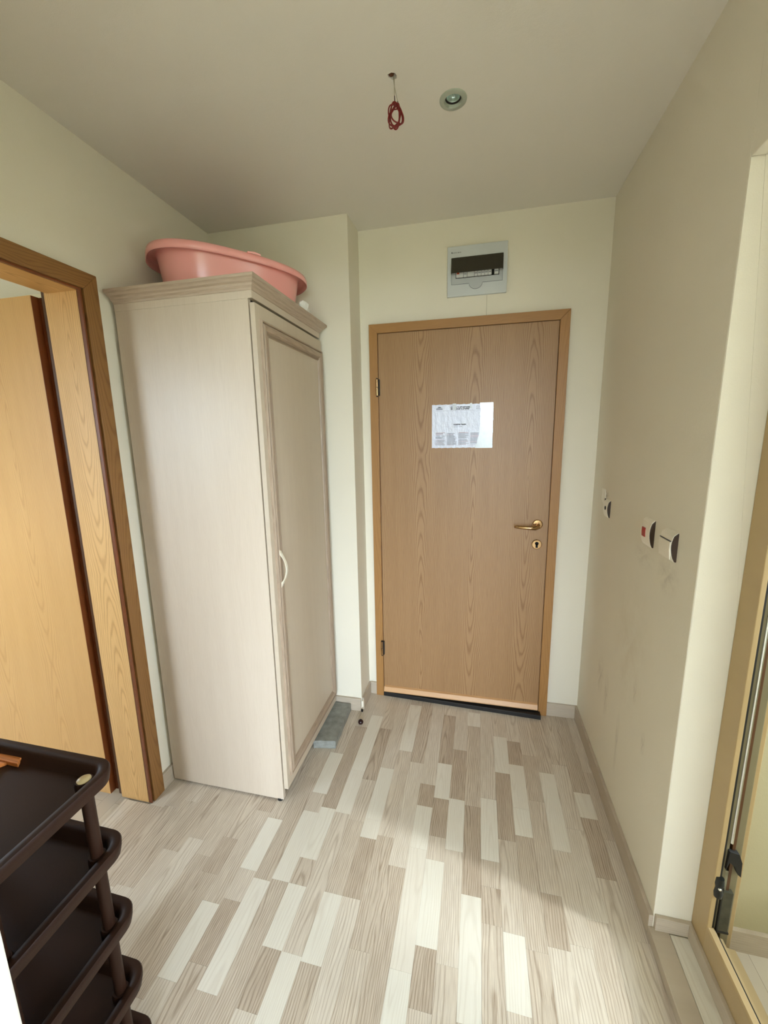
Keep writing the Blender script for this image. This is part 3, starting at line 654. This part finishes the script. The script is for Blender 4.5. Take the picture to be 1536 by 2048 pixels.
# door with frame moulding, field panel and bow handle
DXa, DXb = WX1+.0045, WX1+.0225
dr = obj('door', box(B(), (DXa, WY0+.002, .062), (DXb, WY1-.002, 1.955)), M['birch_y'], wd, bevel=.0012)
my0, my1, mz0, mz1 = WY0+.026, WY1-.006, .108, 1.908
mp = [(0, 0), (.0005, .006), (.004, .0100), (.0075, .0095), (.009, .0040), (.0105, .0040), (.0125, .0100), (.018, .0125), (.026, .0120), (.033, .0090), (.037, .0030), (.039, .0020), (.0405, .0050), (.042, .0060), (.0435, .0020), (.045, .0065), (.047, .0068), (.049, 0)]
def mring(o): return [(my0+o, mz0+o), (my1-o, mz0+o), (my1-o, mz1-o), (my0+o, mz1-o)]
for i in range(4):
    bm = B(); va = [bm.verts.new((DXb+h_, *mring(o)[i])) for o, h_ in mp]; vb = [bm.verts.new((DXb+h_, *mring(o)[(i+1) % 4])) for o, h_ in mp]; n = len(mp)
    for k_ in range(n): bm.faces.new((va[k_], va[(k_+1) % n], vb[(k_+1) % n], vb[k_]))
    bm.faces.new(va); bm.faces.new(vb[::-1])
    obj('moulding', bm, M['mould_h' if i % 2 == 0 else 'mould_v'], dr)
obj('field_panel', box(B(), (DXb-.001, my0+.0485, mz0+.0485), (DXb+.0012, my1-.0485, mz1-.0485)), M['birch_y'], dr)
bm = B(); hy = WY0+.046; pts = []; n = 16
ZH0, ZH1 = .937, 1.088
rows = []
for i in range(n+1):
    t_ = i/n; z = ZH0+(ZH1-ZH0)*t_; s_ = math.sin(math.pi*min(1, max(0, (t_-.0)/1.0)))
    xo = DXb + .010 + .026*s_**1.3
    th = .0026 + .016*max(0, 1-min(t_, 1-t_)/.20)*(min(t_, 1-t_)/.2)**.4
    ww = .006
    xi = max(DXb+.009, xo-th)
    rows.append([(xi, hy-ww, z), (xo+.001, hy-ww, z), (xo+.001, hy+ww, z), (xi, hy+ww, z)])
loops(bm, rows)
for zz in (ZH0+.018, ZH1-.018): tube(bm, [(DXb+.008, hy, zz), (DXb+.018, hy, zz)], .004, 8)
obj('handle', bm, M['cream_plastic'], dr, smooth=True, label='cream bow handle')

# ------------------------------------------------------------------ pink baby bath on the wardrobe
TCX, TCY = -.970, -.458
TB = thing('baby_bathtub', (TCX, TCY, 2.031), 'pink plastic baby bathtub lying on top of the wardrobe', 'bathtub')
th = math.radians(44.2); ca, sa = math.cos(th), math.sin(th); N = 72
def tubring(a, b, dz0, dz1, ex=2.5, widen=.08):
    out = []
    for k_ in range(N):
        t_ = 2*math.pi*k_/N; c_, s_ = math.cos(t_), math.sin(t_)
        x = a*math.copysign(abs(c_)**(2/ex), c_); y = b*math.copysign(abs(s_)**(2/ex), s_)*(1+widen*(-x/a)*.5)
        f = (x/a+1)/2; z = 2.031 + dz0*(1-f) + dz1*f       # dz0 head end, dz1 foot end
        out.append((TCX + x*ca - y*sa, TCY + x*sa + y*ca, z))
    return out
RA, RB = .315, .194; h0, h1 = .188, .162
def hz(k_): return (h0*k_, h1*k_)
outer = [tubring(.225, .125, .001, .001), tubring(.243, .142, .008, .008), tubring(.262, .156, *hz(.45)), tubring(.275, .166, *hz(.93)), tubring(.281, .171, *hz(.99)),
         tubring(RA-.016, RB-.012, *hz(.985)), tubring(RA-.006, RB-.006, *hz(.94)), tubring(RA-.003, RB-.003, *hz(.84)), tubring(RA, RB, *hz(.84)), tubring(RA, RB, *hz(.93)),
         tubring(RA-.004, RB-.004, *hz(1.0)), tubring(RA-.015, RB-.012, *hz(1.025)), tubring(.279, .169, *hz(1.02)), tubring(.270, .161, *hz(.95)), tubring(.258, .152, *hz(.45)), tubring(.238, .138, .012, .012), tubring(.10, .06, .006, .006)]
bm = B(); loops(bm, outer); obj('tub_shell', bm, M['pink'], TB, smooth='all')
def tp_(x, y, z): return (TCX + x*ca - y*sa, TCY + x*sa + y*ca, z)
bm = B(); tube(bm, [tp_(.02, -(RB-.004), 2.031+.176), tp_(.045, -(RB-.003), 2.031+.178), tp_(.07, -(RB-.003), 2.031+.174)], [.003, .004, .003], 8)
obj('rim_notch', bm, M['pink'], TB, smooth=True)
bm = B(); tube(bm, [tp_(-.14, -.150, 2.078), tp_(-.142, -.160, 2.076), tp_(-.142, -.166, 2.074)], [.010, .0095, .007], 14); obj('drain_plug', bm, M['cream_plastic'], TB, smooth=True)

# crumpled paper scrap on the wardrobe edge
cp = obj('paper_scrap', B(), M['white_paper'])
bm = B(); bmesh.ops.create_icosphere(bm, subdivisions=2, radius=.026); rs = random.Random(5)
for v in bm.verts: v.co = v.co*rs.uniform(.62, 1.15); v.co.z *= 1.2
mz = min(v.co.z for v in bm.verts)
SCR = Vector((-.705, -.345, 2.0315-mz)); 
bmesh.ops.translate(bm, verts=bm.verts, vec=SCR)
bpy.data.objects.remove(cp)
obj('paper_scrap', bm, M['white_paper'], label='small crumpled white paper scrap on the wardrobe top beside the bathtub', cat='paper', origin=(SCR.x, SCR.y, 2.0315))

# ------------------------------------------------------------------ concrete block and ball on the floor
bm = B(); prism(bm, [(-.703, -.496), (-.594, -.476), (-.606, -.186), (-.706, -.186)], 2, .0005, .043)
bmesh.ops.subdivide_edges(bm, edges=bm.edges, cuts=5, use_grid_fill=True)
for v in bm.verts: v.co += Vector((rs.uniform(-1, 1), rs.uniform(-1, 1), 0))*.0012
obj('concrete_block', bm, M['concrete'], bevel=.003, label='long grey concrete block lying on the floor against the wardrobe door', cat='block', origin=(-.64, -.33, 0))
bm = B(); lathe(bm, (-.522, -.284, .0147), (0, 0, 1), [(0, -.0145), (.006, -.0107), (.0122, -.0075), (.0145, 0), (.0125, .007), (.0075, .0122), (.005, .013), (.004, .010), (0, .0095)], 20)
obj('wooden_bead', bm, M['ball'], smooth=True, label='small dark round bead on the laminate floor beside the concrete block', cat='bead', origin=(-.522, -.284, 0))

# ------------------------------------------------------------------ ceiling spot and dangling wire
sl = thing('ceiling_spotlight', (SPOT[0], SPOT[1], H), 'round recessed ceiling spotlight with grey-green ring, unlit', 'ceiling light')
bm = B(); lathe(bm, (SPOT[0], SPOT[1], H), (0, 0, -1), [(.0255, -.004), (.033, -.001), (.041, 0), (.0405, .0025), (.036, .0045), (.027, .0045), (.0245, .001), (.0235, -.012), (.0255, -.012), (.0255, -.004)], 40); obj('trim_ring', bm, M['lamp_ring'], sl, smooth=True)
bm = B(); lathe(bm, (SPOT[0], SPOT[1], H), (0, 0, -1), [(.0205, -.007), (.0195, -.008), (.017, -.015), (.011, -.024), (.005, -.029), (0, -.030), (0, -.032), (.012, -.028), (.019, -.016), (.0215, -.007)], 24); rfl = obj('reflector', bm, M['reflector'], sl)
bm = B(); lathe(bm, (SPOT[0], SPOT[1], H), (0, 0, -1), [(0, -.0285), (.0035, -.027), (.0045, -.018), (.003, -.010), (0, -.009)], 14); obj('lamp_capsule', bm, M['glass'], rfl, smooth=True)
bm = B(); lathe(bm, (SPOT[0], SPOT[1], H), (0, 0, -1), [(.0240, -.0072), (.0205, -.0070), (.0200, -.0055), (.0240, -.0035), (.0240, -.0072)], 32); obj('retaining_ring', bm, M['black'], sl)

wr = thing('hanging_wire', (HOLE[0], HOLE[1], H), 'coiled red electric wire hanging from a rough hole in the ceiling', 'wire')
HXX, HYY = HOLE
bm = B()
def coil(cx, cz, a, b, ph, tilt, yo, turns=1.0, n=40, wob=.12):
    pts = []
    for i in range(n):
        t_ = 2*math.pi*i/n
        r_ = 1+wob*math.sin(3*t_+ph)
        x = a*math.cos(t_)*r_; z = b*math.sin(t_)*r_
        pts.append((cx + x*math.cos(tilt)-z*math.sin(tilt), yo+.003*math.sin(2*t_+ph), cz + x*math.sin(tilt)+z*math.cos(tilt)))
    return pts
cz = 2.402; cx = -.1985
for (dx, dz, a, b, ph, ti, yo) in ((-.001, 0, .0165, .031, 0, .12, 0), (-.0045, -.001, .0145, .029, 1.6, -.12, .003), (.002, -.002, .0160, .030, 3.0, .18, -.003), (.007, -.003, .0150, .023, 5.0, .45, -.004), (-.001, -.005, .0150, .028, 3.6, -.22, -.006)):
    tube(bm, coil(cx+dx, cz+dz, a, b, ph, ti, HYY+yo), .0020, 7, closed=True)
tube(bm, [(cx-.012, HYY, cz+.014), (cx-.004, HYY-.004, cz+.012), (cx+.008, HYY-.004, cz+.012)], .0016, 6)
obj('wire_coil', bm, M['wire'], wr, smooth='all')
bm = B(); tube(bm, [(HXX+.004, HYY, H+.03), (HXX+.004, HYY, H-.02), (cx-.0015, HYY, 2.45)], .0013, 6); obj('wire_lead', bm, M['wire_pale'], wr, smooth='all')
bm = B(); tube(bm, [(HXX-.002, HYY+.004, H+.03), (HXX+.003, HYY+.004, H-.02), (cx+.003, HYY+.001, 2.452), (cx+.008, HYY, 2.432)], .0011, 6); obj('wire_lead', bm, M['wire_pale'], wr, smooth='all')
bm = B(); tube(bm, [(cx-.0015, HYY, 2.4495), (cx-.001, HYY, 2.430)], .0014, 6); tube(bm, [(cx+.007, HYY, 2.435), (cx+.011, HYY, 2.42), (cx+.011, HYY, 2.408)], .0014, 6); obj('wire_end', bm, M['wire_dark'], wr, smooth='all')
bm = B(); lathe(bm, (HXX-.004, HYY-.003, H+.012), (0, 0, -1), [(0, 0), (.009, 0), (.007, .010), (.002, .012), (0, .012)], 10); st('trim_4', bm, plain('brown_grommet', (86, 50, 24), .6))

# ------------------------------------------------------------------ switches on the right wall
def dprofile(h, dpt, n=9, drop=0):
    """rounded wedge: thick in the upper half, tapering to a point at the foot"""
    pts = [(0, -h/2)]
    for i in range(n+1):
        t_ = i/n; z = -h/2 + h*t_
        d_ = dpt*(math.sin(math.pi*min(1, t_*.98+.02))**.42)*(1 if t_ > .5 else .80+.4*t_)
        pts.append((-d_, z))
    pts.append((0, h/2)); return pts
def switch(y0, y1, zc, h, dpt, name, label, extra=None, group=None):
    s = thing(name, (XR, (y0+y1)/2, zc), label, 'switch' if 'switch' in name else 'socket', group)
    P = [(XR+a, zc+b) for a, b in dprofile(h, dpt)]
    bm = B(); va = None
    # profile lives in x,z : prism along y
    prism(bm, P, 1, y0+.004, y1); obj('body', bm, M['white_plastic'], s, bevel=.0008)
    Q = [(XR+a*.93, zc+b*.96) for a, b in dprofile(h, dpt)]
    bm = B(); prism(bm, Q, 1, y0, y0+.0045); obj('side_cap', bm, M['pvc_dark'], s, label='dark brown side cap')
    return s
M['pvc_dark'] = plain('dark_brown_side', (58, 40, 28), .4)
s2 = switch(-.725, -.650, 1.186, .090, .0145, 'light_switch', 'white wall switch with a red rocker, middle of the three wall fittings')
bm = B(); prism(bm, [(XR-.0150, 1.170), (XR-.0162, 1.186), (XR-.0162, 1.200), (XR-.013, 1.201), (XR-.013, 1.170)], 1, -.690, -.664); obj('rocker', bm, M['red'], s2, bevel=.0015, label='red rocker')
s3 = switch(-.880, -.802, 1.185, .086, .0165, 'light_switch', 'plain white wall switch nearest the balcony opening')
bm = B(); box(bm, (XR-.0168, -.874, 1.2015), (XR-.012, -.803, 1.2032)); obj('rocker_gap', bm, M['ink_dark'], s3)
bm = B(); prism(bm, [(XR-.0150, 1.149), (XR-.0182, 1.176), (XR-.0182, 1.2005), (XR-.013, 1.2005), (XR-.013, 1.149)], 1, -.874, -.803); obj('rocker', bm, M['white_plastic'], s3, bevel=.001)
s1 = switch(-.276, -.215, 1.187, .076, .0125, 'broken_socket', 'broken white wall socket beside a dirty plaster hole near the corner')
bm = B(); lathe(bm, (XR-.0122, -.249, 1.190), (-1, 0, 0), [(0, 0), (.0085, 0), (.0085, .0012), (0, .0012)], 14); obj('socket_hole', bm, M['dark'], s1)
bm = B(); prism(bm, [(-.216, 1.205), (-.205, 1.236), (-.190, 1.262), (-.150, 1.262), (-.152, 1.21), (-.185, 1.196)], 0, XR-.003, XR-.0005); obj('plaster_patch', bm, M['white_plastic'], s1)
bm = B(); prism(bm, [(-.216, 1.202), (-.210, 1.224), (-.203, 1.226), (-.200, 1.205)], 0, XR-.0045, XR-.0006); obj('patch_hole', bm, M['pvc_dark'], s1)

# ------------------------------------------------------------------ brown shoe rack in the left foreground
RX0, RX1, RY0, RY1 = -1.225, -.713, -1.790, -1.487
rk = thing('shoe_rack', (RX0, RY0, 0), 'dark brown plastic five-tier shoe rack in the left foreground', 'shoe rack')
def tray(z, par):
    """z = top of the rim"""
    def rg(o, zz, r=.045): return [(x, y, zz) for x, y in rrect(RX0+o, RX1-o, RY0+o, RY1-o, r-min(o, .03)*.8, 7)]
    rings = [rg(.012, z-.034), rg(.004, z-.030), rg(.001, z-.015), rg(0, z-.004), rg(.002, z), rg(.009, z+.0005), rg(.018, z-.0005), rg(.023, z-.005), rg(.027, z-.020), rg(.032, z-.027), rg(.10, z-.027)]
    bm = B(); loops(bm, rings); o = obj('tray', bm, M['rack'], rk, smooth=True); return o
levels = [.800, .608, .413, .220, .036]
PX = (RX1-.036, RX0+.036); PY = (RY1-.056, RY0+.056)
for z in levels:
    t_ = tray(z, rk)
    for x in PX:
        for y in PY:
            bm = B(); lathe(bm, (x, y, z-.040), (0, 0, 1), [(0, .004), (.017, .004), (.0185, .012), (.0185, .030), (.016, .036), (0, .036)], 16); obj('post_collar', bm, M['rack'], t_, smooth=True)
for x in PX:
    for y in PY:
        zs = levels[::-1]
        bm = B(); tube(bm, [(x, y, 0), (x, y, levels[0]-.006)], .0125, 16); obj('post', bm, M['rack'], rk, smooth=True)
        bm = B(); lathe(bm, (x, y, levels[0]-.006), (0, 0, 1), [(0, 0), (.0135, 0), (.0135, .003), (.011, .005), (0, .0055)], 20); obj('post_cap', bm, M['cap'], rk, smooth=True, label='beige round cap')
# orange wooden piece on the top tray
ow = thing('split_board', (-1.08, -1.55, levels[0]-.027), 'orange-brown split wooden board lying on the top tray of the shoe rack', 'board')
for i in range(4):
    y = -1.525-.026*i; bm = B(); x1 = -.955 - .014*((i*7) % 3) - .018*i
    prism(bm, [(-1.155, y), (x1, y-.004), (x1-.012, y+.010), (x1-.002, y+.022), (-1.155, y+.023)], 2, levels[0]-.0264, levels[0]-.016-.002*(i % 2)); obj('slat', bm, M['orange_wood'], ow, bevel=.0015)
